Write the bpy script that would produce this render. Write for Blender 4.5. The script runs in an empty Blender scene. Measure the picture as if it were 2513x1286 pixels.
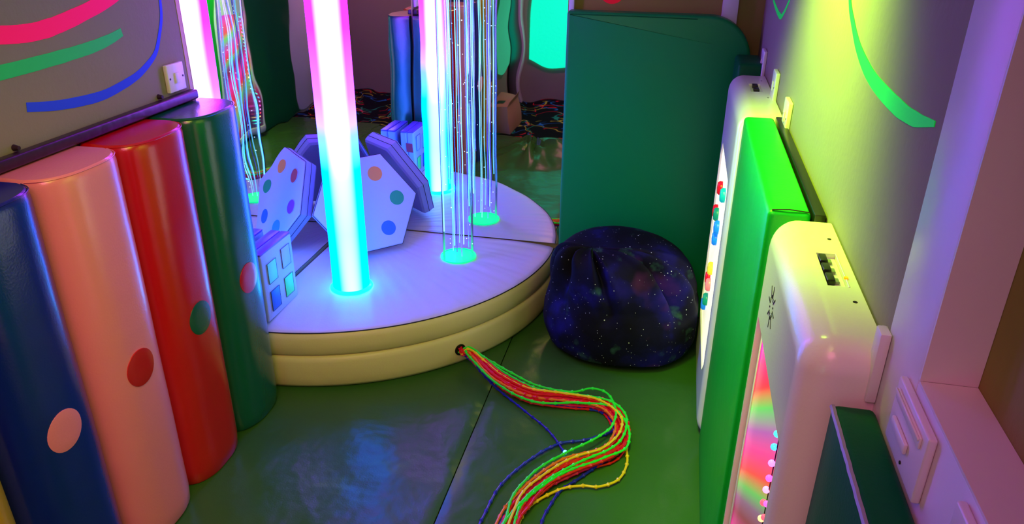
import bpy, bmesh, math, random
from mathutils import Vector, Matrix, noise
random.seed(7)
sc = bpy.context.scene
COL = sc.collection
PI = math.pi

# ------------------------------------------------------------------ camera
cam_d = bpy.data.cameras.new('camera')
cam = bpy.data.objects.new('camera', cam_d)
COL.objects.link(cam)
cam_d.sensor_width = 36.0
cam_d.lens = 1855.0 / 2513.0 * 36.0
cam_d.clip_start = 0.02
def _camera():
    W, H, f = 2513.0, 1286.0, 1855.0
    V = Vector((1220 - W / 2, 4590 - H / 2, f)).normalized()
    D = Vector((1700 - W / 2, -225 - H / 2, f))
    D = (D - V * D.dot(V)).normalized()
    X = V.cross(D).normalized()
    rows = (X, D, -V)                       # world axes seen in the camera (x right, y down, z ahead)
    right = Vector([r[0] for r in rows]); down = Vector([r[1] for r in rows]); ahead = Vector([r[2] for r in rows])
    m = Matrix.Identity(4)
    for i in range(3):
        m[i][0] = right[i]; m[i][1] = -down[i]; m[i][2] = -ahead[i]
    m[0][3], m[1][3], m[2][3] = 1.49, -3.195, 1.68
    cam.matrix_world = m
_camera()
sc.camera = cam

# ------------------------------------------------------------------ exposure, world, room lamps
sc.view_settings.view_transform = 'Standard'
sc.view_settings.look = 'None'
sc.view_settings.gamma = 1.0
sc.view_settings.use_curve_mapping = False
sc.view_settings.exposure = 0.0

w = bpy.data.worlds.new('world'); sc.world = w; w.use_nodes = True
w.node_tree.nodes['Background'].inputs[0].default_value = (0.02, 0.02, 0.03, 1)
w.node_tree.nodes['Background'].inputs[1].default_value = 0.2

def lamp(name, kind, loc, target, energy, color, **kw):
    d = bpy.data.lights.new(name, kind); d.energy = energy; d.color = color
    for k, v in kw.items(): setattr(d, k, v)
    o = bpy.data.objects.new(name, d); COL.objects.link(o)
    o.location = loc
    o.rotation_euler = (Vector(target) - Vector(loc)).to_track_quat('-Z', 'Y').to_euler()
    return o
# colour wash spot on the right wall, ceiling wash lamps behind the camera, added rear fill
lamp('wash_spot', 'SPOT', (1.32, -1.48, 2.02), (1.80, -1.44, 1.34), 190, (0.50, 1.0, 0.015), spot_size=math.radians(88), spot_blend=0.9, shadow_soft_size=0.14)
lamp('ceiling_wash', 'SPOT', (1.10, -2.45, 2.20), (0.50, -1.05, 0.1), 52, (0.90, 1.0, 0.08), spot_size=math.radians(96), spot_blend=0.9, shadow_soft_size=0.45)
lamp('ceiling_wash_rose', 'SPOT', (1.10, -3.15, 2.10), (0.85, -1.9, 0.6), 58, (1.0, 0.20, 0.42), spot_size=math.radians(100), spot_blend=0.9, shadow_soft_size=0.45)
lamp('added_rear_fill', 'SPOT', (1.10, -3.20, 2.25), (1.20, -4.15, 0.7), 85, (0.9, 0.26, 0.60), spot_size=math.radians(110), spot_blend=0.9, shadow_soft_size=0.10)  # invented lamp, lifts the dim rear wall with pink

# ------------------------------------------------------------------ helpers
def lin(c):
    return tuple(((v / 255.0) / 12.92 if v / 255.0 <= 0.04045 else ((v / 255.0 + 0.055) / 1.055) ** 2.4) for v in c)

def mat(name, rgb, rough=0.5, bump=None, spec=0.5, emit=None, metal=0.0, coat=0.0, mottling=0.0, mscale=6.0):
    m = bpy.data.materials.new(name); m.use_nodes = True
    nt = m.node_tree; b = nt.nodes['Principled BSDF']
    c = lin(rgb)
    b.inputs['Base Color'].default_value = (*c, 1)
    b.inputs['Roughness'].default_value = rough
    b.inputs['Specular IOR Level'].default_value = spec
    b.inputs['Metallic'].default_value = metal
    b.inputs['Coat Weight'].default_value = coat
    b.inputs['Coat Roughness'].default_value = 0.2
    tc = nt.nodes.new('ShaderNodeTexCoord')
    if mottling:
        n = nt.nodes.new('ShaderNodeTexNoise'); n.inputs['Scale'].default_value = mscale; n.inputs['Detail'].default_value = 5
        nt.links.new(tc.outputs['Object'], n.inputs['Vector'])
        mx = nt.nodes.new('ShaderNodeMix'); mx.data_type = 'RGBA'
        mx.inputs['A'].default_value = (*[v * (1 - mottling) for v in c], 1)
        mx.inputs['B'].default_value = (*[min(1, v * (1 + mottling)) for v in c], 1)
        nt.links.new(n.outputs['Fac'], mx.inputs['Factor'])
        nt.links.new(mx.outputs['Result'], b.inputs['Base Color'])
    if bump:
        last = None
        for (sc_, st, det) in bump:
            n = nt.nodes.new('ShaderNodeTexNoise'); n.inputs['Scale'].default_value = sc_; n.inputs['Detail'].default_value = det
            nt.links.new(tc.outputs['Object'], n.inputs['Vector'])
            bp = nt.nodes.new('ShaderNodeBump'); bp.inputs['Strength'].default_value = 1.0
            bp.inputs['Distance'].default_value = st
            nt.links.new(n.outputs['Fac'], bp.inputs['Height'])
            if last: nt.links.new(last.outputs['Normal'], bp.inputs['Normal'])
            last = bp
        nt.links.new(last.outputs['Normal'], b.inputs['Normal'])
    if emit:
        b.inputs['Emission Color'].default_value = (*lin(emit[0]), 1)
        b.inputs['Emission Strength'].default_value = emit[1]
    return m

VB = [(5.0, 0.010, 2), (160.0, 0.0006, 2)]      # vinyl: soft dents and a fine grain
def logvinyl(name, rgb): return mat(name, rgb, 0.235, [(5.0, 0.004, 2), (180.0, 0.0003, 2)], 1.0)
def vinyl(name, rgb, rough=0.30, dents=0.005, spec=0.6): return mat(name, rgb, rough, [(5.0, dents, 2), (180.0, 0.0004, 2)], spec)

M = {}
M['wall'] = mat('painted_plaster', (146, 138, 116), 0.8, [(60, 0.001, 4), (3, 0.004, 2)], 0.3, mottling=0.05)
M['wall_olive'] = mat('olive_plaster', (150, 138, 70), 0.8, [(60, 0.001, 4)], 0.3, mottling=0.08)
M['ceiling'] = mat('ceiling_paint', (205, 200, 195), 0.9)
M['white_wood'] = mat('white_gloss_woodwork', (232, 226, 230), 0.35, [(12, 0.002, 3)], mottling=0.03)
M['white_plastic'] = mat('white_plastic', (235, 232, 230), 0.28, [(300, 0.0001, 1)])
M['moulded'] = mat('white_moulded_shell', (236, 230, 222), 0.2, [(220, 0.0002, 2)], 0.6, mottling=0.02)
M['black_plastic'] = mat('black_plastic', (14, 14, 16), 0.35)
M['dark_metal'] = mat('dark_screw', (60, 52, 50), 0.35, metal=0.9)
M['rail'] = mat('dark_rail_paint', (48, 22, 40), 0.35, [(20, 0.002, 2)])
M['v_green'] = vinyl('green_vinyl', (2, 142, 66), 0.42, 0.005, 0.3)
M['v_green_bright'] = vinyl('bright_green_vinyl', (0, 168, 40), 0.38, 0.005, 0.35)
M['v_darkgreen'] = vinyl('dark_green_vinyl', (0, 98, 46), 0.5, 0.004, 0.15)
M['v_red'] = logvinyl('red_vinyl', (205, 8, 20))
M['v_pink'] = logvinyl('pink_vinyl', (255, 142, 156))
M['v_blue'] = logvinyl('blue_vinyl', (4, 30, 128))
M['v_yellow'] = logvinyl('yellow_vinyl', (215, 165, 20))
M['v_deepgreen'] = logvinyl('deep_green_vinyl', (4, 92, 66))
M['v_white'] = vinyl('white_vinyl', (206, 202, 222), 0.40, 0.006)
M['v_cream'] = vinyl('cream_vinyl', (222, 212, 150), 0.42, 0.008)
M['pad_white'] = vinyl('pad_white_vinyl', (168, 178, 232), 0.45, 0.003)
M['dot_orange'] = vinyl('orange_patch', (225, 132, 70), 0.45, 0.002)
M['dot_green'] = vinyl('green_patch', (0, 150, 110), 0.45, 0.002)
M['dot_blue'] = vinyl('blue_patch', (20, 100, 215), 0.45, 0.002)
M['dot_lightblue'] = vinyl('light_blue_patch', (30, 140, 250), 0.45, 0.002)
M['dot_purple'] = vinyl('purple_patch', (140, 40, 205), 0.45, 0.002)
M['dot_red'] = vinyl('red_patch', (190, 50, 70), 0.45, 0.002)
M['v_purple'] = vinyl('purple_vinyl', (120, 70, 220), 0.4, 0.006)
M['mint'] = vinyl('mint_patch', (120, 240, 220), 0.45, 0.003)
M['lime'] = vinyl('lime_patch', (70, 240, 120), 0.45, 0.003)
M['card'] = mat('cardboard', (196, 150, 110), 0.85, [(120, 0.0006, 2)], mottling=0.06)
M['piping'] = mat('stitched_piping', (150, 150, 160), 0.4)
M['seam'] = mat('seam_thread', (26, 24, 40), 0.7)

# ---- mesh helpers
def link(name, me, m=None, parent=None):
    o = bpy.data.objects.new(name, me); COL.objects.link(o)
    if m is not None:
        for q in (m if isinstance(m, (list, tuple)) else [m]): me.materials.append(q)
    if parent is not None: o.parent = parent
    return o

def smooth(me, angle=40):
    for p in me.polygons: p.use_smooth = True
    try: me.set_sharp_from_angle(angle=math.radians(angle))
    except Exception: pass

def bmobj(name, bm, m, parent=None, sm=True, angle=40):
    me = bpy.data.meshes.new(name); bm.normal_update(); bm.to_mesh(me); bm.free()
    if sm: smooth(me, angle)
    return link(name, me, m, parent)

def box_bm(bm, x0, x1, y0, y1, z0, z1, bev=0.0, seg=3, mi=0):
    vs = [bm.verts.new(p) for p in ((x0, y0, z0), (x1, y0, z0), (x1, y1, z0), (x0, y1, z0), (x0, y0, z1), (x1, y0, z1), (x1, y1, z1), (x0, y1, z1))]
    fs = [bm.faces.new([vs[i] for i in q]) for q in ((3, 2, 1, 0), (4, 5, 6, 7), (0, 1, 5, 4), (1, 2, 6, 5), (2, 3, 7, 6), (3, 0, 4, 7))]
    for f in fs: f.material_index = mi
    if bev > 0:
        es = list({e for f in fs for e in f.edges})
        r = bmesh.ops.bevel(bm, geom=es, offset=bev, segments=seg, profile=0.5, affect='EDGES')
        for f in r['faces']: f.material_index = mi
    return bm

def box(name, x0, x1, y0, y1, z0, z1, m, parent=None, bev=0.0, seg=3):
    bm = bmesh.new(); box_bm(bm, x0, x1, y0, y1, z0, z1, bev, seg)
    return bmobj(name, bm, m, parent)

def dense_box(name, x0, x1, y0, y1, z0, z1, m, parent=None, bev=0.012, puff=0.0, cuts=10, wr=0.0, seed=0):
    """padded block: rounded edges, faces swell by puff, shallow creases wr"""
    bm = bmesh.new(); box_bm(bm, x0, x1, y0, y1, z0, z1)
    bmesh.ops.bevel(bm, geom=bm.edges[:], offset=bev, segments=3, profile=0.5, affect='EDGES')
    long = [e for e in bm.edges if e.calc_length() > bev * 4]
    bmesh.ops.subdivide_edges(bm, edges=long, cuts=cuts, use_grid_fill=True)
    c = Vector(((x0 + x1) / 2, (y0 + y1) / 2, (z0 + z1) / 2)); h = Vector(((x1 - x0) / 2, (y1 - y0) / 2, (z1 - z0) / 2))
    bm.normal_update()
    ns = [(v, v.normal.copy()) for v in bm.verts]
    for v, n in ns:
        q = [(v.co[i] - c[i]) / h[i] for i in range(3)]
        k = 1.0
        for i in range(3):
            if abs(n[i]) < 0.7: k *= max(0.0, 1 - min(1, abs(q[i])) ** 4)
        if max(abs(a) for a in n) < 0.85: k = 0
        d = puff * k + wr * k * noise.noise((v.co + Vector((seed, seed * 2, 0))) * 6.0)
        v.co += n * d
    return bmobj(name, bm, m, parent)

def cyl_bm(bm, c, axis, r, l, seg=24, mi=0, r2=None):
    a = Vector(axis).normalized(); q = Vector((0, 0, 1)).rotation_difference(a).to_matrix().to_4x4()
    r_ = bmesh.ops.create_cone(bm, cap_ends=True, segments=seg, radius1=r, radius2=r if r2 is None else r2, depth=l,
                               matrix=Matrix.Translation(Vector(c) + a * (l / 2)) @ q)
    for v in r_['verts']:
        for f in v.link_faces: f.material_index = mi
    return bm
def cyl(name, c, axis, r, l, m, parent=None, seg=24, r2=None):
    bm = bmesh.new(); cyl_bm(bm, c, axis, r, l, seg, 0, r2); return bmobj(name, bm, m, parent)

def prism(name, pts, axis_vec, m, parent=None, bev=0.0, seg=3, sm=True):
    """closed polygon pts (3D) swept along axis_vec"""
    bm = bmesh.new(); a = Vector(axis_vec)
    v0 = [bm.verts.new(p) for p in pts]; v1 = [bm.verts.new(Vector(p) + a) for p in pts]
    n = len(pts)
    caps = [bm.faces.new(v0[::-1]), bm.faces.new(v1)]
    for i in range(n): bm.faces.new((v0[i], v0[(i + 1) % n], v1[(i + 1) % n], v1[i]))
    bmesh.ops.recalc_face_normals(bm, faces=bm.faces[:])
    if bev > 0:
        es = list({e for f in caps for e in f.edges})
        bmesh.ops.bevel(bm, geom=es, offset=bev, segments=seg, profile=0.5, affect='EDGES')
    return bmobj(name, bm, m, parent, sm)

def tube_mesh(pts, rad, sides=8, radf=None, cap=True):
    bm = bmesh.new(); rings = []
    P = [Vector(p) for p in pts]
    up = Vector((0, 0, 1))
    for i, p in enumerate(P):
        t = (P[min(i + 1, len(P) - 1)] - P[max(i - 1, 0)]).normalized()
        if abs(t.z) > 0.95: up = Vector((1, 0, 0))
        s = t.cross(up).normalized(); u = s.cross(t).normalized()
        r = rad if radf is None else rad * radf(i)
        rings.append([bm.verts.new(p + (s * math.cos(a) + u * math.sin(a)) * r) for a in [2 * PI * k / sides for k in range(sides)]])
    for a, b in zip(rings, rings[1:]):
        for k in range(sides): bm.faces.new((a[k], a[(k + 1) % sides], b[(k + 1) % sides], b[k]))
    if cap: bm.faces.new(rings[0][::-1]); bm.faces.new(rings[-1])
    bmesh.ops.recalc_face_normals(bm, faces=bm.faces[:])
    return bm

def spline(ctrl, n):
    P = [Vector(c) for c in ctrl]; P = [P[0] * 2 - P[1]] + P + [P[-1] * 2 - P[-2]]
    out = []; segs = len(P) - 3
    for i in range(n):
        s = i / (n - 1) * segs; k = min(int(s), segs - 1); t = s - k
        a, b, c, d = P[k:k + 4]
        out.append(0.5 * ((2 * b) + (c - a) * t + (2 * a - 5 * b + 4 * c - d) * t * t + (3 * b - a - 3 * c + d) * t ** 3))
    return out

def empty(name, loc=(0, 0, 0)):
    o = bpy.data.objects.new(name, None); o.empty_display_size = 0.05; COL.objects.link(o); o.location = loc; return o
def tag(o, label, cat, group=None):
    o['label'] = label; o['category'] = cat
    if group: o['group'] = group
    return o
def struct(o, label=None, cat=None):
    o['kind'] = 'structure'
    if label: o['label'] = label
    if cat: o['category'] = cat
    return o
def thing(name, label, cat, loc, group=None): return tag(empty(name, loc), label, cat, group)
def settle():
    """children built in room coordinates: take the parent's place off them"""
    bpy.context.view_layer.update()
    def rec(o):
        for ch in o.children:
            ch.matrix_parent_inverse = Matrix.Identity(4)
            rec(ch)
    for o in list(COL.objects):
        if o.parent is None and o.type == 'EMPTY':
            for ch in o.children: ch.location = ch.location - o.location

W_R, Y_F, H_C = 1.80, -4.15, 2.40      # right wall, far end behind the camera, ceiling

# ------------------------------------------------------------------ room shell
def carpet_mat():
    m = bpy.data.materials.new('black_squiggle_carpet'); m.use_nodes = True; nt = m.node_tree; b = nt.nodes['Principled BSDF']
    b.inputs['Roughness'].default_value = 0.95; b.inputs['Specular IOR Level'].default_value = 0.1
    tc = nt.nodes.new('ShaderNodeTexCoord')
    col = None
    base = (0.004, 0.004, 0.007, 1)
    for i, (rgb, off, s) in enumerate((((230, 30, 50), 0.0, 5.2), ((40, 160, 120), 3.7, 4.6), ((40, 120, 190), 8.1, 5.0), ((190, 190, 60), 12.9, 4.2))):
        mp = nt.nodes.new('ShaderNodeMapping'); mp.inputs['Location'].default_value = (off, off * 1.7, 0); mp.inputs['Scale'].default_value = (s, s, s)
        nt.links.new(tc.outputs['Object'], mp.inputs['Vector'])
        n = nt.nodes.new('ShaderNodeTexNoise'); n.inputs['Scale'].default_value = 1.0; n.inputs['Detail'].default_value = 1.0
        n2 = nt.nodes.new('ShaderNodeTexNoise'); n2.inputs['Scale'].default_value = 0.9; n2.inputs['Detail'].default_value = 0.0
        nt.links.new(mp.outputs['Vector'], n.inputs['Vector'])
        mp2 = nt.nodes.new('ShaderNodeMapping'); mp2.inputs['Location'].default_value = (off + 20, off + 5, 0); mp2.inputs['Scale'].default_value = (s, s, s)
        nt.links.new(tc.outputs['Object'], mp2.inputs['Vector']); nt.links.new(mp2.outputs['Vector'], n2.inputs['Vector'])
        r = nt.nodes.new('ShaderNodeValToRGB'); e = r.color_ramp.elements     # a thin contour line of the noise
        e[0].position = 0.482; e[0].color = (0, 0, 0, 1); e[1].position = 0.492; e[1].color = (1, 1, 1, 1)
        x = e.new(0.505); x.color = (1, 1, 1, 1); x = e.new(0.515); x.color = (0, 0, 0, 1)
        nt.links.new(n.outputs['Fac'], r.inputs['Fac'])
        g = nt.nodes.new('ShaderNodeMath'); g.operation = 'GREATER_THAN'; g.inputs[1].default_value = 0.54
        nt.links.new(n2.outputs['Fac'], g.inputs[0])
        mu = nt.nodes.new('ShaderNodeMath'); mu.operation = 'MULTIPLY'
        nt.links.new(r.outputs['Color'], mu.inputs[0]); nt.links.new(g.outputs[0], mu.inputs[1])
        mx = nt.nodes.new('ShaderNodeMix'); mx.data_type = 'RGBA'
        nt.links.new(mu.outputs[0], mx.inputs['Factor'])
        if col is None: mx.inputs['A'].default_value = base
        else: nt.links.new(col, mx.inputs['A'])
        mx.inputs['B'].default_value = (*lin(rgb), 1)
        col = mx.outputs['Result']
    nt.links.new(col, b.inputs['Base Color'])
    return m
M['carpet'] = carpet_mat()

struct(box('floor', -0.1, 1.95, Y_F - 0.1, 0.1, -0.13, -0.03, M['carpet']))
struct(box('ceiling', -0.1, 1.95, Y_F - 0.1, 0.1, H_C, H_C + 0.1, M['ceiling']))
wl = struct(box('wall_left', -0.12, -0.008, Y_F - 0.1, 0.1, -0.03, H_C, M['wall']))
wb = struct(box('wall_back', -0.008, W_R + 0.15, 0.008, 0.12, -0.03, H_C, [M['wall_olive']]))
struct(box('wall_front', -0.008, W_R + 0.15, Y_F - 0.1, Y_F, -0.03, H_C, M['wall']))
bm = bmesh.new()                                        # right wall with a shallow niche cut in it
NY0, NY1, NZ0, NZ1, ND = -3.35, -2.390, 1.193, 2.05, 0.055
box_bm(bm, W_R, W_R + 0.15, NY1, 0.008, -0.03, H_C)
box_bm(bm, W_R, W_R + 0.15, Y_F, NY0, -0.03, H_C)
box_bm(bm, W_R, W_R + 0.15, NY0, NY1, -0.03, NZ0)
box_bm(bm, W_R, W_R + 0.15, NY0, NY1, NZ1, H_C)
wr = struct(bmobj('wall_right', bm, M['wall'], sm=False))
nb = box('niche_board', W_R + ND, W_R + 0.12, NY0, NY1, NZ0, NZ1, M['wall_olive'], wr)
# white boarding round the niche: post, apron, reveal and sill
t1 = struct(empty('trim_1', (0, 0, 0)))
box('post', W_R - 0.006, W_R - 0.0005, NY1, -2.258, 0.0, H_C - 0.01, M['white_wood'], t1, 0.0015, 2)
box('apron', W_R - 0.006, W_R - 0.0005, -3.6, NY1 - 0.0005, 0.0, NZ0, M['white_wood'], t1, 0.0015, 2)
box('reveal', W_R - 0.006, W_R + ND - 0.0005, NY1 - 0.004, NY1 - 0.0005, NZ0 + 0.004, NZ1, M['white_wood'], t1)
box('sill', W_R - 0.006, W_R + ND - 0.0005, NY0, NY1 - 0.0045, NZ0 + 0.0005, NZ0 + 0.004, M['white_wood'], t1)
# white posts on the back wall above the tall mat
t2_ = struct(box('trim_2', 1.040, 1.062, -0.022, 0.007, 1.24, H_C - 0.01, M['white_wood'], None, 0.003, 2))
t3 = struct(box('trim_3', 1.640, 1.700, -0.022, 0.007, 1.20, H_C - 0.01, M['white_wood'], None, 0.003, 2))
# dark rail along the left wall
rl = struct(empty('trim_4', (0, 0, 0)))
box('rail', -0.007, 0.022, Y_F + 0.02, -1.070, 1.123, 1.152, M['rail'], rl, 0.006, 3)
for y in (-1.225, -1.765):
    bm = bmesh.new(); cyl_bm(bm, (-0.0075, y, 1.160), (1, 0, 0), 0.008, 0.014, 14, 0, 0.005)
    bmobj('screw_head', bm, M['rail'], rl)

# painted brush strokes on the walls
def stroke(name, pts, widths, m, parent, axis_x, side):
    P = spline([(0, a, b) for a, b in pts], 60); bm = bmesh.new(); L = []
    for i, p in enumerate(P):
        t = (P[min(i + 1, 59)] - P[max(i - 1, 0)]).normalized(); nrm = Vector((0, -t.z, t.y))
        s = i / 59 * (len(widths) - 1); k = min(int(s), len(widths) - 2); w_ = widths[k] + (widths[k + 1] - widths[k]) * (s - k)
        w_ *= 1 + 0.06 * noise.noise(Vector((i * 0.35, pts[0][0] * 9, 0)))
        q = [p + nrm * w_ / 2, p - nrm * w_ / 2]
        L.append([bm.verts.new((axis_x, v.y, v.z)) for v in q] + [bm.verts.new((axis_x + side * 0.0012, v.y, v.z)) for v in q])
    for a, b in zip(L, L[1:]):
        bm.faces.new((a[2], a[3], b[3], b[2])); bm.faces.new((a[0], a[2], b[2], b[0])); bm.faces.new((a[3], a[1], b[1], b[3]))
    bm.faces.new((L[0][0], L[0][1], L[0][3], L[0][2])); bm.faces.new((L[-1][0], L[-1][1], L[-1][3], L[-1][2]))
    bmesh.ops.recalc_face_normals(bm, faces=bm.faces[:])
    return bmobj(name, bm, m, parent, False)
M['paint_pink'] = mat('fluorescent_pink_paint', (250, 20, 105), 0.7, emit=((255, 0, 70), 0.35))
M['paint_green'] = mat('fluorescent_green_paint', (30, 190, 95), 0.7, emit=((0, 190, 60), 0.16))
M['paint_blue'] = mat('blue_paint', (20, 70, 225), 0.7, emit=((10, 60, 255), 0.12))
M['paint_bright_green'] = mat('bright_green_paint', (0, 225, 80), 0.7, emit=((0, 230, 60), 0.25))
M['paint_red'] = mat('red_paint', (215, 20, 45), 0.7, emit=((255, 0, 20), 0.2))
XL = -0.008
stroke('paint_stroke', [(-1.86, 1.43), (-1.74, 1.411), (-1.62, 1.402), (-1.50, 1.416), (-1.339, 1.452), (-1.22, 1.50)], [.040, .042, .034], M['paint_pink'], wl, XL, 1)['label'] = 'pink brush stroke'
stroke('paint_stroke', [(-1.86, 1.335), (-1.755, 1.330), (-1.608, 1.332), (-1.466, 1.338), (-1.38, 1.348), (-1.325, 1.360)], [.034, .033, .030, .022], M['paint_green'], wl, XL, 1)['label'] = 'green brush stroke'
stroke('paint_stroke', [(-1.70, 1.240), (-1.62, 1.225), (-1.535, 1.216), (-1.45, 1.213), (-1.377, 1.221), (-1.30, 1.236), (-1.242, 1.259), (-1.20, 1.285), (-1.172, 1.325), (-1.145, 1.38), (-1.134, 1.45)], [.022, .026, .024, .018, .013, .010], M['paint_blue'], wl, XL, 1)['label'] = 'blue brush stroke'
stroke('paint_stroke', [(-1.50, 1.62), (-1.573, 1.530), (-1.651, 1.489), (-1.742, 1.457), (-1.866, 1.435), (-2.013, 1.429), (-2.124, 1.433), (-2.215, 1.448)], [.012, .013, .016, .020, .025, .027, .026, .020, .007], M['paint_bright_green'], wr, W_R, -1)['label'] = 'long curved green brush stroke'
stroke('paint_stroke', [(-0.15, 1.44), (-0.26, 1.392), (-0.50, 1.368), (-0.60, 1.385), (-0.74, 1.46)], [.010, .012, .018, .013, .010], M['paint_bright_green'], wr, W_R, -1)['label'] = 'small green V shaped brush stroke'
stroke('paint_stroke', [(-2.50, 1.47), (-2.525, 1.415), (-2.545, 1.365), (-2.565, 1.34), (-2.61, 1.31)], [.016, .022, .022, .018], M['paint_bright_green'], wr, W_R + ND, -1)['label'] = 'green brush stroke inside the niche'
bm = bmesh.new(); cyl_bm(bm, (1.209, 0.008, 1.382), (0, -1, 0), 0.052, 0.0012, 32)
bmobj('paint_stroke', bm, M['paint_red'], wb)['label'] = 'red painted spot'

# ------------------------------------------------------------------ mirrors in the corner
def mirror_mat():
    m = bpy.data.materials.new('acrylic_mirror'); m.use_nodes = True; nt = m.node_tree; b = nt.nodes['Principled BSDF']
    b.inputs['Base Color'].default_value = (0.86, 0.88, 0.90, 1); b.inputs['Metallic'].default_value = 1.0; b.inputs['Roughness'].default_value = 0.015
    return m
M['mirror'] = mirror_mat()
def mirror_sheet(name, plane, a0, a1, z0, z1, amp, parent, seed):
    """thin silvered sheet, gently rippled like bonded acrylic"""
    nu, nv = 70, 90; bm = bmesh.new(); G = []
    for j in range(nv + 1):
        row = []
        for i in range(nu + 1):
            u = a0 + (a1 - a0) * i / nu; z = z0 + (z1 - z0) * j / nv
            d = amp * (noise.noise(Vector((u * 2.6 + seed, z * 2.0, seed))) + 0.35 * noise.noise(Vector((u * 9 + seed, z * 7, 3.1))))
            d += 0.002 - (0.008 if plane == 'x' else -0.010)
            row.append(bm.verts.new((d, u, z) if plane == 'x' else (u, -d, z)))
        G.append(row)
    for j in range(nv):
        for i in range(nu):
            bm.faces.new((G[j][i], G[j][i + 1], G[j + 1][i + 1], G[j + 1][i]))
    bm.normal_update()
    want = Vector((1, 0, 0)) if plane == 'x' else Vector((0, -1, 0))
    if sum((f.normal for f in bm.faces), Vector()).dot(want) < 0: bmesh.ops.reverse_faces(bm, faces=bm.faces[:])
    return bmobj(name, bm, M['mirror'], parent, True, 180)
M['mirror_edge'] = mat('mirror_backing', (205, 178, 130), 0.5, [(30, 0.001, 2)])
mL = thing('wall_mirror', 'tall rippled acrylic mirror on left wall behind the glowing tube', 'mirror', (0, -0.5, 0.28))
mirror_sheet('mirror_sheet', 'x', -1.050, -0.003, 0.268, 2.1, 0.0012, mL, 4.2)
box('board_or_gap_shade', -0.0075, -0.0075 + 0.0004, -1.068, -0.003, 0.268, 2.1, M['mirror_edge'], mL, 0.001, 1)
mB = thing('wall_mirror', 'rippled acrylic mirror on back wall between corner and tall green mat', 'mirror', (0.5, 0, 0.28))
mirror_sheet('mirror_sheet', 'y', 0.003, 1.036, 0.268, 2.1, 0.0009, mB, 9.6)
box('board_or_gap_shade', 0.0025, 1.038, -0.0095, 0.0075, 0.268, 2.1, M['mirror_edge'], mB, 0.001, 1)

# ------------------------------------------------------------------ floor mats
def floor_mat_mat():
    m = mat('green_floor_vinyl', (54, 98, 42), 0.27, [(2.6, 0.030, 1), (9.0, 0.006, 2), (200, 0.0003, 2)], 0.28, mottling=0.10, mscale=2.5)
    return m
M['floor_mat'] = floor_mat_mat()
def floor_mat(x0, x1, y0, y1, label, crumple=None):
    nx, ny = 60, 110; bm = bmesh.new(); T = []; B = []
    def h(x, y):
        e = min(x - x0, x1 - x, y - y0, y1 - y); k = min(1, max(0, e) / 0.05)
        z = -0.006 * (1 - k) ** 2 + 0.0035 * k * (noise.noise(Vector((x * 3, y * 3, 1))) - 0.5)
        if crumple:
            cx_, cy_, r = crumple; d = math.hypot((x - cx_) / r, (y - cy_) / (r * 1.3)); 
            if d < 1:
                g = (1 - d * d) ** 1.5; a = math.atan2(y - cy_, x - cx_)
                z += g * 0.12 * (0.55 + 0.45 * abs(noise.noise(Vector((math.cos(a) * 2.2, math.sin(a) * 2.2, 2.0 + d))) * 2)) + g * 0.02 * math.sin(a * 7 + d * 5)
        return z
    for j in range(ny + 1):
        T.append([bm.verts.new((x0 + (x1 - x0) * i / nx, y0 + (y1 - y0) * j / ny, h(x0 + (x1 - x0) * i / nx, y0 + (y1 - y0) * j / ny))) for i in range(nx + 1)])
    for j in range(ny):
        for i in range(nx): bm.faces.new((T[j][i], T[j][i + 1], T[j + 1][i + 1], T[j + 1][i]))
    edge = [e for e in bm.edges if len(e.link_faces) == 1]
    r = bmesh.ops.extrude_edge_only(bm, edges=edge)
    for v in [g for g in r['geom'] if isinstance(g, bmesh.types.BMVert)]: v.co.z = -0.029
    bmesh.ops.recalc_face_normals(bm, faces=bm.faces[:])
    o = bmobj('floor_mat', bm, M['floor_mat'], None, True, 60)
    return tag(o, label, 'mat')
floor_mat(0.005, 0.906, -2.72, -0.004, 'green vinyl floor mat left of the seam, in front of the coloured logs', (0.52, -2.28, 0.36))
floor_mat(0.910, 1.795, -2.78, -0.004, 'green vinyl floor mat right of the seam, under the bean bag')

# ------------------------------------------------------------------ corner podium
pod = thing('corner_podium', 'quarter round padded podium with white top and cream sides in the mirrored corner', 'podium', (0.4, -0.4, 0))
PR = 1.015
def quarter(name, prof, m, parent, wr=0.0, na=150):
    bm = bmesh.new(); R = []; o_ = 0.007
    for k in range(na + 1):
        a = PI / 2 * k / na; row = []
        for (r, z, kk) in prof:
            x, y = o_ + r * math.cos(a), -o_ - r * math.sin(a)
            zz = z + wr * kk * (noise.noise(Vector((a * 22, r * 1.2, 0.3))) + 0.5 * noise.noise(Vector((x * 5, y * 5, 4))))
            for (tx, ty) in ((0.270, -0.622), (0.617, -0.240)):
                d = math.hypot(x - tx, y - ty)
                if kk and d < 0.22: 
                    g = max(0, 1 - d / 0.22); zz += -0.003 * g * g + 0.0015 * g * math.sin(9 * math.atan2(y - ty, x - tx))
            row.append(bm.verts.new((x, y, zz)))
        R.append(row)
    n = len(prof)
    for k in range(na):
        for i in range(n - 1): bm.faces.new((R[k][i], R[k][i + 1], R[k + 1][i + 1], R[k + 1][i]))
    bm.faces.new([R[0][i] for i in range(n)]); bm.faces.new([R[na][i] for i in reversed(range(n))])
    bmesh.ops.remove_doubles(bm, verts=bm.verts[:], dist=0.00005)
    bmesh.ops.recalc_face_normals(bm, faces=bm.faces[:])
    return bmobj(name, bm, m, parent, True, 50)
base_prof = [(0.0, 0.001, 0), (0.99, 0.001, 0), (1.005, 0.006, 0), (1.013, 0.02, 0), (1.017, 0.05, 0), (1.018, 0.08, 0), (1.016, 0.115, 0), (1.012, 0.132, 0), (1.002, 0.1405, 0), (0.0, 0.1405, 0)]
quarter('base', base_prof, M['v_cream'], pod)
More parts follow.
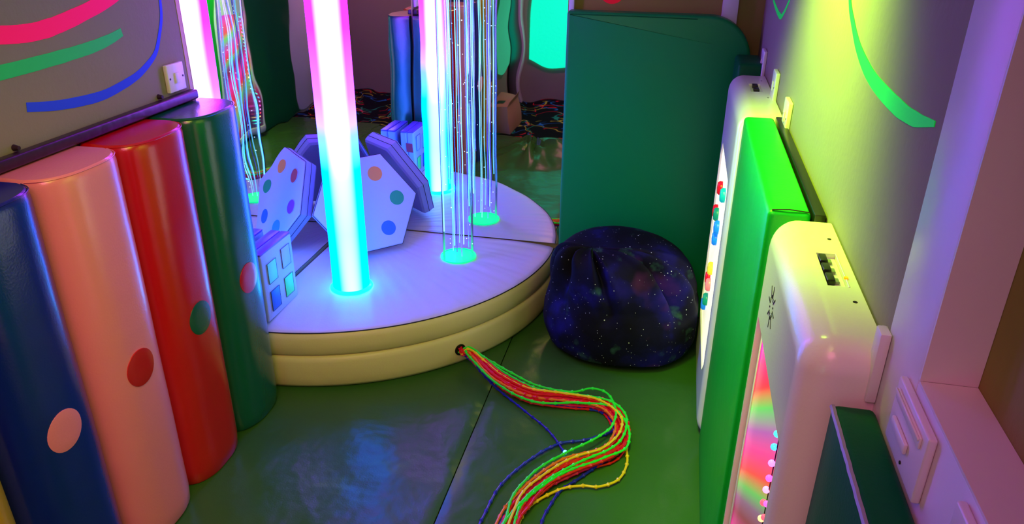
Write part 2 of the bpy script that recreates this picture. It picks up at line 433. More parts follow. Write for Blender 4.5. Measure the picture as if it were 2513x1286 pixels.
cu = [(0.0, 0.1415, 0), (0.99, 0.1415, 0), (1.006, 0.146, 0), (1.013, 0.158, 0), (1.017, 0.185, 0), (1.015, 0.215, 0), (1.010, 0.231, 0), (1.003, 0.2385, 0)]
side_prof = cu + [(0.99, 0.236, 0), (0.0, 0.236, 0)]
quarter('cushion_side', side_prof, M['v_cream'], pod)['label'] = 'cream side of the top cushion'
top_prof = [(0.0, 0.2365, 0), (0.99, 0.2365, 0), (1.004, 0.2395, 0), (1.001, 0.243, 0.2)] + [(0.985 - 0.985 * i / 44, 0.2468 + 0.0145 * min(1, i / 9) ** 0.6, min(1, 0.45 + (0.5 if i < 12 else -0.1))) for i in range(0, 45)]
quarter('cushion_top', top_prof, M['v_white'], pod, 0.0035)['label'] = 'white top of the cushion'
pp = [(0.007 + 1.0045 * math.cos(PI / 2 * k / 90), -0.007 - 1.0045 * math.sin(PI / 2 * k / 90), 0.2405) for k in range(91)]
bmobj('piping', tube_mesh(pp, 0.0022, 6), M['seam'], pod)['label'] = 'dark stitched edge seam'
# cable hole in the rim
hd = Vector((0.755, -0.705, 0)).normalized(); hp = Vector((0.007, -0.007, 0)) + hd * 1.0165
bm = bmesh.new(); cyl_bm(bm, (hp.x, hp.y, 0.072), hd, 0.024, 0.004, 24, 0)
bmobj('cable_hole', bm, M['black_plastic'], pod)['label'] = 'dark cable hole with rim'

# ------------------------------------------------------------------ lit bubble tube
def glow_tube_mat():
    m = bpy.data.materials.new('glowing_water_column'); m.use_nodes = True; nt = m.node_tree; nt.nodes.clear()
    out = nt.nodes.new('ShaderNodeOutputMaterial'); em = nt.nodes.new('ShaderNodeEmission')
    tc = nt.nodes.new('ShaderNodeTexCoord'); sp = nt.nodes.new('ShaderNodeSeparateXYZ'); nt.links.new(tc.outputs['Object'], sp.inputs[0])
    mr = nt.nodes.new('ShaderNodeMapRange'); mr.inputs['From Min'].default_value = 0.0; mr.inputs['From Max'].default_value = 1.84
    nt.links.new(sp.outputs['Z'], mr.inputs['Value'])
    edge = nt.nodes.new('ShaderNodeValToRGB'); core = nt.nodes.new('ShaderNodeValToRGB')
    def fill(r, stops):
        e = r.color_ramp.elements
        e[0].position, e[0].color = stops[0][0], (*stops[0][1], 1); e[1].position, e[1].color = stops[-1][0], (*stops[-1][1], 1)
        for p, c in stops[1:-1]: x = e.new(p); x.color = (*c, 1)
    # z = 0.262 + 1.84 * position
    fill(edge, [(0.0, (0.0, 3.4, 13)), (0.06, (0.0, 2.6, 14)), (0.14, (0.0, 1.7, 15)), (0.28, (0.0, 1.4, 16)), (0.35, (0.4, 0.9, 17)), (0.43, (2.6, 0.35, 18)), (0.56, (5.4, 0.08, 16)), (1.0, (6.4, 0.04, 13))])
    fill(core, [(0.0, (1.15, 3.4, 13)), (0.14, (0.8, 2.2, 15)), (0.26, (1.0, 2.2, 16)), (0.36, (2.6, 2.0, 17)), (0.55, (5.4, 1.6, 16)), (1.0, (6.4, 1.3, 14))])
    for r in (edge, core): nt.links.new(mr.outputs[0], r.inputs['Fac'])
    lw = nt.nodes.new('ShaderNodeLayerWeight'); lw.inputs['Blend'].default_value = 0.5
    fr = nt.nodes.new('ShaderNodeMapRange'); fr.interpolation_type = 'SMOOTHSTEP'
    fr.inputs['From Min'].default_value = 0.03; fr.inputs['From Max'].default_value = 0.30; nt.links.new(lw.outputs['Facing'], fr.inputs['Value'])
    mx = nt.nodes.new('ShaderNodeMix'); mx.data_type = 'RGBA'
    nt.links.new(fr.outputs[0], mx.inputs['Factor']); nt.links.new(core.outputs['Color'], mx.inputs['A']); nt.links.new(edge.outputs['Color'], mx.inputs['B'])
    nt.links.new(mx.outputs['Result'], em.inputs['Color']); em.inputs['Strength'].default_value = 1.0
    nt.links.new(em.outputs[0], out.inputs['Surface'])
    return m
M['glow'] = glow_tube_mat()
M['cyan_glow'] = mat('cyan_lit_collar', (40, 230, 255), 0.3, emit=((0, 225, 255), 4.5))
def clear_mat(name, tint=(0.97, 0.99, 1.0), refl=0.55):
    m = bpy.data.materials.new(name); m.use_nodes = True; nt = m.node_tree; nt.nodes.clear()
    out = nt.nodes.new('ShaderNodeOutputMaterial'); tr = nt.nodes.new('ShaderNodeBsdfTransparent'); gl = nt.nodes.new('ShaderNodeBsdfGlossy')
    tr.inputs[0].default_value = (*tint, 1); gl.inputs['Roughness'].default_value = 0.03
    lw = nt.nodes.new('ShaderNodeLayerWeight'); lw.inputs['Blend'].default_value = 0.12
    mu = nt.nodes.new('ShaderNodeMath'); mu.operation = 'MULTIPLY'; mu.inputs[1].default_value = refl
    nt.links.new(lw.outputs['Fresnel'], mu.inputs[0])
    mx = nt.nodes.new('ShaderNodeMixShader'); nt.links.new(mu.outputs[0], mx.inputs[0]); nt.links.new(tr.outputs[0], mx.inputs[1]); nt.links.new(gl.outputs[0], mx.inputs[2])
    nt.links.new(mx.outputs[0], out.inputs['Surface'])
    return m
M['clear'] = clear_mat('clear_acrylic', refl=0.9)
TX, TY = 0.270, -0.622
tb = thing('bubble_tube', 'glowing bubble tube, pink above and cyan below, standing on white podium', 'lamp', (TX, TY, 0.262))
bm = bmesh.new(); cyl_bm(bm, (0, 0, 0.006), (0, 0, 1), 0.074, 1.83, 64)
cu_ = bmobj('light_column', bm, M['glow'], tb); cu_.location = (TX, TY, 0.262)
bm = bmesh.new()
rr = [(0.0748, 0.0), (0.086, 0.0), (0.086, 0.004), (0.080, 0.010), (0.0748, 0.012)]
def lathe(bm, prof, cx_, cy_, z, seg=48, close=True):
    R = [[bm.verts.new((cx_ + r * math.cos(2 * PI * k / seg), cy_ + r * math.sin(2 * PI * k / seg), z + h)) for (r, h) in prof] for k in range(seg)]
    n = len(prof)
    for k in range(seg):
        for i in range(n if close else n - 1):
            bm.faces.new((R[k][i], R[(k + 1) % seg][i], R[(k + 1) % seg][(i + 1) % n], R[k][(i + 1) % n]))
    bmesh.ops.recalc_face_normals(bm, faces=bm.faces[:])
lathe(bm, rr, TX, TY, 0.262); bmobj('collar', bm, M['cyan_glow'], tb)
cyl('top_cap', (TX, TY, 2.10), (0, 0, 1), 0.08, 0.03, M['white_plastic'], tb, 40)

# ------------------------------------------------------------------ clear bubble tube with strands
CX, CY = 0.617, -0.240
ct = thing('clear_tube', 'clear acrylic tube with vertical strands and glowing green base on podium', 'lamp', (CX, CY, 0.262))
bm = bmesh.new(); lathe(bm, [(0.068, 0.0), (0.068, 1.83)], CX, CY, 0.266, 64, False)
bmobj('tube_wall', bm, M['clear'], ct)
M['green_glow'] = mat('green_lit_base', (0, 220, 120), 0.3, emit=((0, 255, 140), 1.15))
bm = bmesh.new(); cyl_bm(bm, (CX, CY, 0.262), (0, 0, 1), 0.076, 0.004, 48); bmobj('base_light', bm, M['green_glow'], ct)['label'] = 'green lit round base'
bm = bmesh.new(); lathe(bm, [(0.0755, 0.0), (0.079, 0.0), (0.079, 0.006), (0.0755, 0.006)], CX, CY, 0.2625); bmobj('collar', bm, M['green_glow'], ct)
cyl('top_cap', (CX, CY, 2.10), (0, 0, 1), 0.076, 0.03, M['white_plastic'], ct, 40)
def strand_mat(name, tint, opaque, glow):
    m = bpy.data.materials.new(name); m.use_nodes = True; nt = m.node_tree; nt.nodes.clear()
    out = nt.nodes.new('ShaderNodeOutputMaterial'); tr = nt.nodes.new('ShaderNodeBsdfTransparent'); gl = nt.nodes.new('ShaderNodeBsdfGlossy'); df = nt.nodes.new('ShaderNodeBsdfTranslucent')
    tr.inputs[0].default_value = (*tint, 1); gl.inputs['Roughness'].default_value = 0.08; gl.inputs[0].default_value = (0.95, 0.97, 1, 1); df.inputs[0].default_value = (0.8, 0.9, 1, 1)
    em = nt.nodes.new('ShaderNodeEmission'); em.inputs[0].default_value = (*glow, 1); a = nt.nodes.new('ShaderNodeAddShader'); nt.links.new(gl.outputs[0], a.inputs[0]); nt.links.new(em.outputs[0], a.inputs[1])
    b = nt.nodes.new('ShaderNodeMixShader'); b.inputs[0].default_value = opaque; nt.links.new(tr.outputs[0], b.inputs[1]); nt.links.new(a.outputs[0], b.inputs[2])
    nt.links.new(b.outputs[0], out.inputs['Surface']); return m
SM = [strand_mat('fibre_clear', (0.9, 0.95, 1.0), 0.6, (0.10, 0.55, 0.75)), strand_mat('fibre_bright', (0.8, 0.9, 1.0), 0.8, (0.30, 0.75, 0.95)), strand_mat('fibre_blue', (0.5, 0.5, 1.0), 0.5, (0.12, 0.10, 0.75)), strand_mat('fibre_dark', (0.3, 0.3, 0.8), 0.4, (0.02, 0.02, 0.22))]
M['bead'] = mat('bright_bubble', (235, 250, 255), 0.1, emit=((210, 245, 255), 1.6))
rnd = random.Random(5)
for k in range(14):
    a = 2 * PI * k / 14 + rnd.uniform(-.15, .15); rr_ = rnd.uniform(0.030, 0.062)
    x, y = CX + rr_ * math.cos(a), CY + rr_ * math.sin(a); zb = 0.285 + rnd.random() ** 2 * 0.35
    rad = rnd.choice((0.0016, 0.0022, 0.0030))
    pts = [(x + 0.0025 * noise.noise(Vector((z * 5, k, 0))), y + 0.0025 * noise.noise(Vector((z * 5, k, 7))), z) for z in [zb + (2.09 - zb) * i / 40 for i in range(41)]]
    bmobj('strand', tube_mesh(pts, rad, 6), SM[(k * 3 + (k // 5)) % 4], ct)
for k in range(54):
    a = rnd.uniform(0, 2 * PI); rr_ = rnd.uniform(0.035, 0.064); z = rnd.uniform(0.29, 1.6)
    bm = bmesh.new(); bmesh.ops.create_icosphere(bm, subdivisions=1, radius=rnd.uniform(0.0016, 0.0028), matrix=Matrix.Translation((CX + rr_ * math.cos(a), CY + rr_ * math.sin(a), z)))
    bmobj('bubble', bm, M['bead'], ct)

# ------------------------------------------------------------------ hexagonal spotted pad leaning in the corner
def hexpad():
    C0 = Vector((1.49, -3.195, 1.68)); k = 0.98
    c = C0 + (Vector((0.179, -0.202, 0.459)) - C0) * k; s = 0.244 * k
    yaw, tilt, spin = -0.870, 0.458, 0.0444
    n = Vector((math.cos(yaw) * math.cos(tilt), math.sin(yaw) * math.cos(tilt), math.sin(tilt)))
    u = Vector((-math.sin(yaw), math.cos(yaw), 0)); v = n.cross(u)
    r = thing('hexagon_pad', 'white hexagonal foam pad with coloured spots leaning in the mirror corner', 'soft pad', c - n * 0.03 - Vector((0, 0, 0.19)))
    pts = [c - n * 0.066 + (u * math.cos(a) + v * math.sin(a)) * s * 0.94 for a in [spin + PI / 3 * (1 - q) for q in range(6)]]
    # bevelled body: back face, wide belt, front face
    bm = bmesh.new(); rings = []
    for d, q in ((-0.068, 0.93), (-0.060, 0.975), (-0.035, 1.0), (-0.008, 1.0), (-0.002, 0.992), (0.0, 0.975)):
        rings.append([bm.verts.new(c + n * d + (u * math.cos(a) + v * math.sin(a)) * s * q) for a in [spin + PI / 3 * (1 - j) for j in range(6)]])
    bm.faces.new(rings[0]); bm.faces.new(rings[-1][::-1])
    for a_, b_ in zip(rings, rings[1:]):
        for j in range(6): bm.faces.new((a_[j], b_[j], b_[(j + 1) % 6], a_[(j + 1) % 6]))
    bmesh.ops.recalc_face_normals(bm, faces=bm.faces[:])
    bmobj('body', bm, M['pad_white'], r, True, 25)
    for d_ in (-0.006, -0.036):
        loop = [c + n * d_ + (u * math.cos(a) + v * math.sin(a)) * s * 1.0005 for a in [spin + PI / 3 * (1 - j) for j in range(7)]]
        lp = []
        for p, q in zip(loop, loop[1:]): lp += [p.lerp(q, t / 8) for t in range(8)]
        bmobj('seam', tube_mesh(lp + [loop[-1]], 0.0013, 5), M['seam'], r)
    for j, (cn, lb) in enumerate((('dot_orange', 'orange'), ('dot_green', 'green'), ('dot_blue', 'blue'), ('dot_lightblue', 'light blue'), ('dot_purple', 'purple'), ('dot_red', 'red'))):
        a = spin + PI / 3 * (1 - j); p = c + n * 0.0002 + (u * math.cos(a) + v * math.sin(a)) * s * 0.60
        o = cyl('spot', p, n, 0.033, 0.0012, M[cn], r, 32); o['label'] = lb + ' round spot'
        if lb in ('purple', 'red'):
            R_ = [p + (u * math.cos(t) + v * math.sin(t)) * 0.0335 + n * 0.001 for t in [2 * PI * q / 32 for q in range(33)]]
            bmobj('spot_rim', tube_mesh(R_, 0.0016, 5), M['pad_white'], o)
hexpad()

# ------------------------------------------------------------------ little soft house block by the left mirror
hb = thing('house_block', 'white foam house block with coloured window patches and purple roof beside green log', 'soft block', (0.05, -0.85, 0.26))
def patch_y(name, x, y, z, w_, h_, m, parent, th=0.0025):
    return box(name, x, x + th, y - w_ / 2, y + w_ / 2, z - h_ / 2, z + h_ / 2, m, parent, 0.001, 2)
dense_box('front_slab', 0.053, 0.092, -0.975, -0.742, 0.262, 0.530, M['pad_white'], hb, 0.006, 0.002, 6, 0.002, 1)
dense_box('rear_slab', 0.010, 0.051, -0.975, -0.742, 0.262, 0.530, M['pad_white'], hb, 0.006, 0.002, 6, 0.002, 2)
for (x0, x1) in ((0.010, 0.051), (0.053, 0.092)):
    box('roof', x0 + 0.001, x1 - 0.001, -0.973, -0.744, 0.5305, 0.5385, M['v_purple'], hb, 0.003, 2)['label'] = 'purple vinyl roof strip'
for (y, z, cn, lb) in ((-0.912, 0.448, 'mint', 'mint window patch'), (-0.805, 0.462, 'pad_white', 'white window patch'), (-0.912, 0.335, 'dot_blue', 'blue window patch'), (-0.805, 0.340, 'lime', 'lime window patch')):
    pt = patch_y('window_patch', 0.0945, y, z, 0.062, 0.080, M[cn], hb); pt['label'] = lb
    L = [(0.0968, y - .032, z - .041), (0.0968, y + .032, z - .041), (0.0968, y + .032, z + .041), (0.0968, y - .032, z + .041), (0.0968, y - .032, z - .041)]
    bmobj('stitching', tube_mesh(L, 0.0009, 4), M['seam'], pt)
box('window_patch', 0.045, 0.085, -0.7398, -0.7372, 0.42, 0.47, M['dot_red'], hb, 0.001, 1)['label'] = 'red patch on the side facing the mirror'

# ------------------------------------------------------------------ tall half-round logs along the left wall
def log(y0, m, dot_m, label, seed):
    y1 = y0 + 0.272; yc = (y0 + y1) / 2; H = 1.118
    r = thing('half_round_log', label, 'soft log', (0.08, yc, 0), 'padded half-round logs along the left wall')
    prof = []
    N = 28; D0, D1 = 0.108, 0.158
    prof.append((0.0, y0 + 0.004)); 
    for k in range(N + 1):
        t = -1 + 2 * k / N
        x = D0 + (D1 - D0) * (1 - abs(t) ** 3.2)
        x -= 0.018 * max(0, (abs(t) - 0.86) / 0.14) ** 2
        prof.append((x, yc + t * 0.135))
    prof.append((0.0, y1 - 0.004))
    zs = [0.002, 0.012, 0.05] + [0.05 + (H - 0.10) * i / 30 for i in range(1, 31)] + [H - 0.02, H - 0.005, H]
    bm = bmesh.new(); R = []
    for z in zs:
        ins = 0.006 if z in (0.002, H) else (0.002 if z in (0.012, H - 0.005) else 0)
        row = []
        for i, (x, y) in enumerate(prof):
            wob = 0.0025 * noise.noise(Vector((y * 8 + seed, z * 3.0, seed))) if 0 < i < len(prof) - 1 else 0
            yy = y + (ins if y < yc else -ins)
            row.append(bm.verts.new((max(0.0, x - (ins if i not in (0, len(prof) - 1) else 0) + wob) + 0.004, yy, z)))
        R.append(row)
    n = len(prof)
    for a, b in zip(R, R[1:]):
        for i in range(n): bm.faces.new((a[i], a[(i + 1) % n], b[(i + 1) % n], b[i]))
    bm.faces.new(R[0][::-1])
    # slightly sagging cap
    cv = bm.verts.new((0.06, yc, H + 0.003))
    for i in range(n): bm.faces.new((R[-1][i], R[-1][(i + 1) % n], cv))
    bmesh.ops.recalc_face_normals(bm, faces=bm.faces[:])
    bmobj('body', bm, m, r, True, 40)
    loop = [(x + 0.004 - 0.002, y, H - 0.004) for (x, y) in prof[1:-1]]
    bmobj('seam', tube_mesh(loop, 0.0016, 5), m, r)
    # round spot, wrapped on the curved front
    bm = bmesh.new(); c = None; zc = 0.553; rad = 0.052; rings = []
    def fx(y):
        t = (y - yc) / 0.138; return D0 + (D1 - D0) * (1 - abs(t) ** 3.2) + 0.004 + 0.004
    cv = bm.verts.new((fx(yc), yc, zc)); prev = None
    for q in range(1, 5):
        ring = [bm.verts.new((fx(yc + rad * q / 4 * math.cos(a)) - (0.0015 if q == 4 else 0), yc + rad * q / 4 * math.cos(a), zc + rad * q / 4 * math.sin(a))) for a in [2 * PI * k / 36 for k in range(36)]]
        for k in range(36):
            if prev is None: bm.faces.new((cv, ring[k], ring[(k + 1) % 36]))
            else: bm.faces.new((prev[k], ring[k], ring[(k + 1) % 36], prev[(k + 1) % 36]))
        prev = ring
    sk = [bm.verts.new((v.co.x - 0.006, v.co.y, v.co.z)) for v in prev]
    for k in range(36): bm.faces.new((prev[k], sk[k], sk[(k + 1) % 36], prev[(k + 1) % 36]))
    bmesh.ops.recalc_face_normals(bm, faces=bm.faces[:])
    bmobj('spot', bm, dot_m, r)['label'] = {'v_red': 'red round spot', 'v_deepgreen': 'green round spot', 'v_pink': 'pink round spot', 'v_blue': 'blue round spot'}[[k for k in M if M[k] is dot_m][0]]
    return r
log(-1.306, M['v_deepgreen'], M['v_red'], 'dark green half-round padded log next to the podium', 1)
log(-1.584, M['v_red'], M['v_deepgreen'], 'red half-round padded log between green log and pink log', 2)
log(-1.862, M['v_pink'], M['v_red'], 'pink half-round padded log with red spot', 3)
log(-2.140, M['v_blue'], M['v_pink'], 'dark blue half-round padded log with pink spot', 4)
log(-2.418, M['v_yellow'], M['v_blue'], 'yellow half-round padded log at the bottom left corner', 5)

# ------------------------------------------------------------------ wall plates
def plate_left():
    t = thing('light_switch', 'white single switch plate on left wall beside mirror edge', 'switch', (-0.008, -1.14, 1.203))
    box('plate', -0.0078, 0.005, -1.183, -1.100, 1.160, 1.243, M['white_plastic'], t, 0.003, 3)
    box('rocker', 0.0051, 0.0085, -1.151, -1.130, 1.185, 1.216, M['white_plastic'], t, 0.0012, 2)
    for y in (-1.173, -1.110): cyl('screw', (0.0050, y, 1.2015), (1, 0, 0), 0.0032, 0.0008, M['dark_metal'], t, 14)
plate_left()
def socket(y0, z0, label):
    t = thing('wall_socket', label, 'socket', (W_R, y0 + 0.043, z0))
    y1, z1 = y0 + 0.086, z0 + 0.088
    box('plate', W_R - 0.013, W_R - 0.0005, y0, y1, z0, z1, M['white_plastic'], t, 0.003, 3)
    box('rocker', W_R - 0.0165, W_R - 0.0132, y0 + 0.034, y0 + 0.052, z0 + 0.03, z0 + 0.058, M['white_plastic'], t, 0.0012, 2)
    for yy in (y0 + 0.010, y0 + 0.076): cyl('screw', (W_R - 0.0130, yy, z0 + 0.044), (-1, 0, 0), 0.003, 0.0008, M['dark_metal'], t, 12)
socket(-0.330, 1.135, 'farthest white wall plate on right wall, above far white panel')
socket(-0.760, 1.140, 'white wall plate on right wall behind near half of far white panel')
socket(-1.110, 1.130, 'white wall plate on right wall above the bright green cushion')
t = thing('cable_trunking', 'short upright white trunking at left edge of the white post', 'trunking', (W_R, -2.25, 1.08))
box('cover', W_R - 0.020, W_R - 0.0065, -2.2745, -2.2475, 1.082, 1.187, M['white_wood'], t, 0.002, 2)
box('lip', W_R - 0.012, W_R - 0.0065, -2.2470, -2.2400, 1.082, 1.183, M['white_wood'], t, 0.001, 1)

# ------------------------------------------------------------------ pads and panels along the back and right walls
tm = thing('tall_wall_mat', 'tall dark green padded mat with rounded corner against the back wall', 'mat', (1.4, -0.06, 0))
def tallmat():
    x0, x1, z0, z1, R_ = 1.045, 1.765, 0.004, 1.310, 0.17
    pts = [(x0, -0.024, z0), (x1, -0.024, z0)]
    for k in range(17):
        a = PI / 2 * k / 16; pts.append((x1 - R_ + R_ * math.cos(a), -0.024, z1 - R_ + R_ * math.sin(a) * 1.0))
    for k in range(7):
        a = PI / 2 + PI / 2 * k / 6; pts.append((x0 + 0.012 + 0.012 * math.cos(a), -0.024, z1 - 0.012 + 0.012 * math.sin(a)))
    return prism('body', pts, (0, -0.078, 0), M['v_green'], tm, 0.014, 4)
tallmat()
sp = [(1.058, -0.103, 1.299), (1.3, -0.103, 1.299), (1.55, -0.103, 1.297)]
bmobj('seam', tube_mesh(spline(sp, 20), 0.0018, 5), M['v_darkgreen'], tm)

cp = thing('wall_cushion', 'dark green corner cushion between tall mat and far white panel', 'cushion', (1.75, -0.22, 0))
dense_box('body', 1.705, 1.797, -0.320, -0.112, 0.004, 1.175, M['v_darkgreen'], cp, 0.012, 0.004, 8)

gc = thing('wall_cushion', 'bright green padded cushion between the two white light panels', 'cushion', (1.74, -1.36, 0))
dense_box('body', 1.690, 1.772, -1.748, -0.992, 0.004, 1.150, M['v_green_bright'], gc, 0.010, 0.003, 12, 0.002, 3)
bm = bmesh.new(); box_bm(bm, 1.7755, 1.797, -1.755, -0.985, 0.01, 1.152, 0.003, 2); bmobj('board_or_gap_shade', bm, M['black_plastic'], gc)['label'] = 'black strip imitating the shadow gap to the wall'  # black strip stands in for the shadow between cushion and wall
bmobj('seam', tube_mesh([(1.698, -1.742, 1.1505), (1.73, -1.742, 1.1535), (1.768, -1.742, 1.1505)], 0.0014, 5), M['seam'], gc)

np_ = thing('wall_cushion', 'dark green cushion with light piping in front of the near panel', 'cushion', (1.77, -2.5, 0))
dense_box('body', 1.737, 1.793, -2.960, -2.282, 0.004, 1.080, M['v_darkgreen'], np_, 0.009, 0.002, 10, 0.002, 9)
pts = [(1.7385, -2.950 + 0.664 * i / 60, 1.0765 + 0.0018 * noise.noise(Vector((i * 0.7, 0, 0)))) for i in range(61)]
bmobj('piping', tube_mesh(pts, 0.0040, 6), M['piping'], np_)['label'] = 'pale glossy piping'

def cut(o, cutter):
    md = o.modifiers.new('cut', 'BOOLEAN'); md.operation = 'DIFFERENCE'; md.object = cutter; md.solver = 'EXACT'
    bpy.context.view_layer.update()
    me = bpy.data.meshes.new_from_object(o.evaluated_get(bpy.context.evaluated_depsgraph_get()))
    o.modifiers.clear(); o.data = me; smooth(me, 35)
    bpy.data.objects.remove(cutter, do_unlink=True)

def shell(name, x0, y0, y1, z0, z1, parent, r=0.05):
    """moulded box against the right wall, its front edges rolled"""
    bm = bmesh.new(); x1 = W_R - 0.003; D = x1 - x0
    vs = []
    N = 10
    # rolled edge: nested rounded rectangles, each step in x shrinks the outline
    prof = [(x1, 0.0)] + [(x0 + r * (1 - math.sin(PI / 2 * k / N)), r * (1 - math.cos(PI / 2 * k / N))) for k in range(N + 1)]
    rings = []
    for (x, ins) in prof:
        R_ = max(0.008, 0.045 - ins * 0.6); a0, a1, b0, b1 = y0 + ins, y1 - ins, z0 + ins, z1 - ins; ring = []
        for (cy_, cz_, s) in ((a1 - R_, b1 - R_, 0), (a0 + R_, b1 - R_, 1), (a0 + R_, b0 + R_, 2), (a1 - R_, b0 + R_, 3)):
            for k in range(9):
                a = PI / 2 * (s + k / 8); ring.append(bm.verts.new((x, cy_ + R_ * math.cos(a), cz_ + R_ * math.sin(a))))
        rings.append(ring)
    n = len(rings[0])
    for a, b in zip(rings, rings[1:]):
        for i in range(n): bm.faces.new((a[i], a[(i + 1) % n], b[(i + 1) % n], b[i]))
    bm.faces.new(rings[0]); bm.faces.new(rings[-1])
    bmesh.ops.recalc_face_normals(bm, faces=bm.faces[:])
    return bmobj(name, bm, M['moulded'], None)

def emit_ramp(name, stops, strength, z0, z1):
    m = bpy.data.materials.new(name); m.use_nodes = True; nt = m.node_tree; b = nt.nodes['Principled BSDF']
    tc = nt.nodes.new('ShaderNodeTexCoord'); sp = nt.nodes.new('ShaderNodeSeparateXYZ'); nt.links.new(tc.outputs['Object'], sp.inputs[0])
    ma = nt.nodes.new('ShaderNodeMath'); ma.operation = 'MULTIPLY_ADD'; ma.inputs[1].default_value = 0.72      # bands slant across the sheet
    nt.links.new(sp.outputs['Y'], ma.inputs[0]); nt.links.new(sp.outputs['Z'], ma.inputs[2])
    mr = nt.nodes.new('ShaderNodeMapRange'); mr.inputs['From Min'].default_value = z0 - 1.85 * 0.72; mr.inputs['From Max'].default_value = z1 - 1.85 * 0.72; nt.links.new(ma.outputs[0], mr.inputs['Value'])
    r = nt.nodes.new('ShaderNodeValToRGB'); e = r.color_ramp.elements
    e[0].position, e[0].color = stops[0][0], (*lin(stops[0][1]), 1); e[1].position, e[1].color = stops[-1][0], (*lin(stops[-1][1]), 1)
    for p, c in stops[1:-1]: x = e.new(p); x.color = (*lin(c), 1)
    nt.links.new(mr.outputs[0], r.inputs['Fac']); nt.links.new(r.outputs['Color'], b.inputs['Emission Color'])
    nt.links.new(r.outputs['Color'], b.inputs['Base Color'])
    b.inputs['Emission Strength'].default_value = strength; b.inputs['Roughness'].default_value = 0.15
    return m

# near panel: rainbow light panel
pn = thing('sensory_panel', 'near white moulded panel with rainbow lights in its recess and switches on top', 'light panel', (1.75, -2.01, 0))
s = shell('shell', 1.694, -2.268, -1.768, 0.010, 1.156, pn, 0.048)
bm = bmesh.new(); box_bm(bm, 1.60, 1.714, -2.222, -1.822, 0.075, 0.956); c = bmobj('cutter', bm, M['moulded']); cut(s, c)
bm = bmesh.new(); box_bm(bm, 1.738, 1.758, -2.008, -1.9, 1.128, 1.2); 
c = link('cutter', bpy.data.meshes.new('c')); 
bm.free(); bm = bmesh.new(); box_bm(bm, 1.750, 1.781, -2.075, -1.950, 1.146, 1.2); bm.to_mesh(c.data); bm.free(); cut(s, c)
s.parent = pn
M['rainbow'] = emit_ramp('rainbow_light_sheet', [(0.0, (60, 20, 60)), (0.12, (150, 30, 90)), (0.22, (90, 180, 110)), (0.32, (225, 40, 60)), (0.4, (235, 50, 160)), (0.49, (130, 30, 70)), (0.529, (130, 80, 120)), (0.564, (100, 175, 90)), (0.605, (230, 60, 70)), (0.658, (235, 45, 140)), (0.705, (170, 80, 165)), (0.757, (100, 195, 95)), (0.803, (235, 60, 70)), (0.86, (235, 50, 120)), (0.906, (245, 40, 180)), (1.0, (200, 60, 220))], 1.0, 0.0, 1.0)
box('light_sheet', 1.7075, 1.7135, -2.221, -1.823, 0.076, 0.955, M['rainbow'], pn)['label'] = 'backlit rainbow sheet'
box('inner_lining', 1.7045, 1.7073, -1.8420, -1.8225, 0.08, 0.952, M['white_plastic'], pn, 0.0008, 1)
ledc = [((60, 230, 200), 'aqua'), ((60, 170, 255), 'blue'), ((180, 120, 255), 'violet'), ((255, 80, 200), 'pink'), ((255, 140, 255), 'pale pink'), ((255, 70, 90), 'red'), ((255, 210, 120), 'amber'), ((50, 230, 180), 'aqua'), ((60, 220, 200), 'aqua'), ((50, 180, 190), 'teal')]
LM = [mat('led_' + str(i), c, 0.2, emit=(c, 2.2)) for i, (c, _) in enumerate(ledc)]
zz = 0.925
for i in range(29):
    z = zz - 0.029 * i
    if z < 0.1: break
    bm = bmesh.new(); bmesh.ops.create_uvsphere(bm, u_segments=12, v_segments=8, radius=0.0060, matrix=Matrix.Translation((1.703, -2.155 + 0.004 * math.sin(i * 1.7), z)))
    bmobj('bulb_or_reflection', bm, LM[i % 10], pn)['label'] = ledc[i % 10][1] + ' mirrored light'
    if i in (4, 5, 7):  # extra spheres imitate bulbs doubled by reflection in the panel
        bm = bmesh.new(); bmesh.ops.create_uvsphere(bm, u_segments=12, v_segments=8, radius=0.0055, matrix=Matrix.Translation((1.703, -2.178, z - 0.008)))
        bmobj('bulb_or_reflection', bm, LM[5 if i != 4 else 3], pn)['label'] = ('red' if i != 4 else 'pink') + ' mirrored light'
bmobj('bulb_wire', tube_mesh([(1.7068, -2.155, 0.95), (1.7068, -2.157, 0.5), (1.7068, -2.155, 0.08)], 0.0012, 5), M['seam'], pn)
# speaker holes: sunburst of slots on the front face
bm = bmesh.new()
for q in range(16):
    a = 2 * PI * q / 16; d = Vector((0, math.cos(a), math.sin(a))); sd = Vector((0, -math.sin(a), math.cos(a)))
    c0 = Vector((1.6932, -1.952, 1.045))
    r0, r1 = (0.014, 0.022) if q % 2 else (0.018, 0.040)
    v = [c0 + d * r0 - sd * .0014, c0 + d * r1 - sd * .0014, c0 + d * r1 + sd * .0014, c0 + d * r0 + sd * .0014]
    vs = [bm.verts.new(p) for p in v] + [bm.verts.new(p + Vector((0.003, 0, 0))) for p in v]
    for f in ((0, 1, 2, 3), (0, 4, 5, 1), (1, 5, 6, 2), (2, 6, 7, 3), (3, 7, 4, 0)): bm.faces.new([vs[i] for i in f])
bmesh.ops.recalc_face_normals(bm, faces=bm.faces[:])
bmobj('speaker_slots', bm, M['dark_metal'], pn)['label'] = 'sunburst of dark speaker slots'
box('switch_well', 1.7505, 1.7805, -2.0745, -1.9505, 1.1462, 1.1480, M['white_plastic'], pn)
for y in (-1.972, -2.008, -2.046):
    o = box('plug', 1.7515, 1.7640, y - 0.014, y + 0.014, 1.1482, 1.1590, M['black_plastic'], pn, 0.002, 2)
    box('plug_tab', 1.7645, 1.7720, y - 0.008, y + 0.007, 1.1482, 1.1530, mat('smoky_plug_tab', (130, 140, 120), 0.2), o, 0.001, 1)
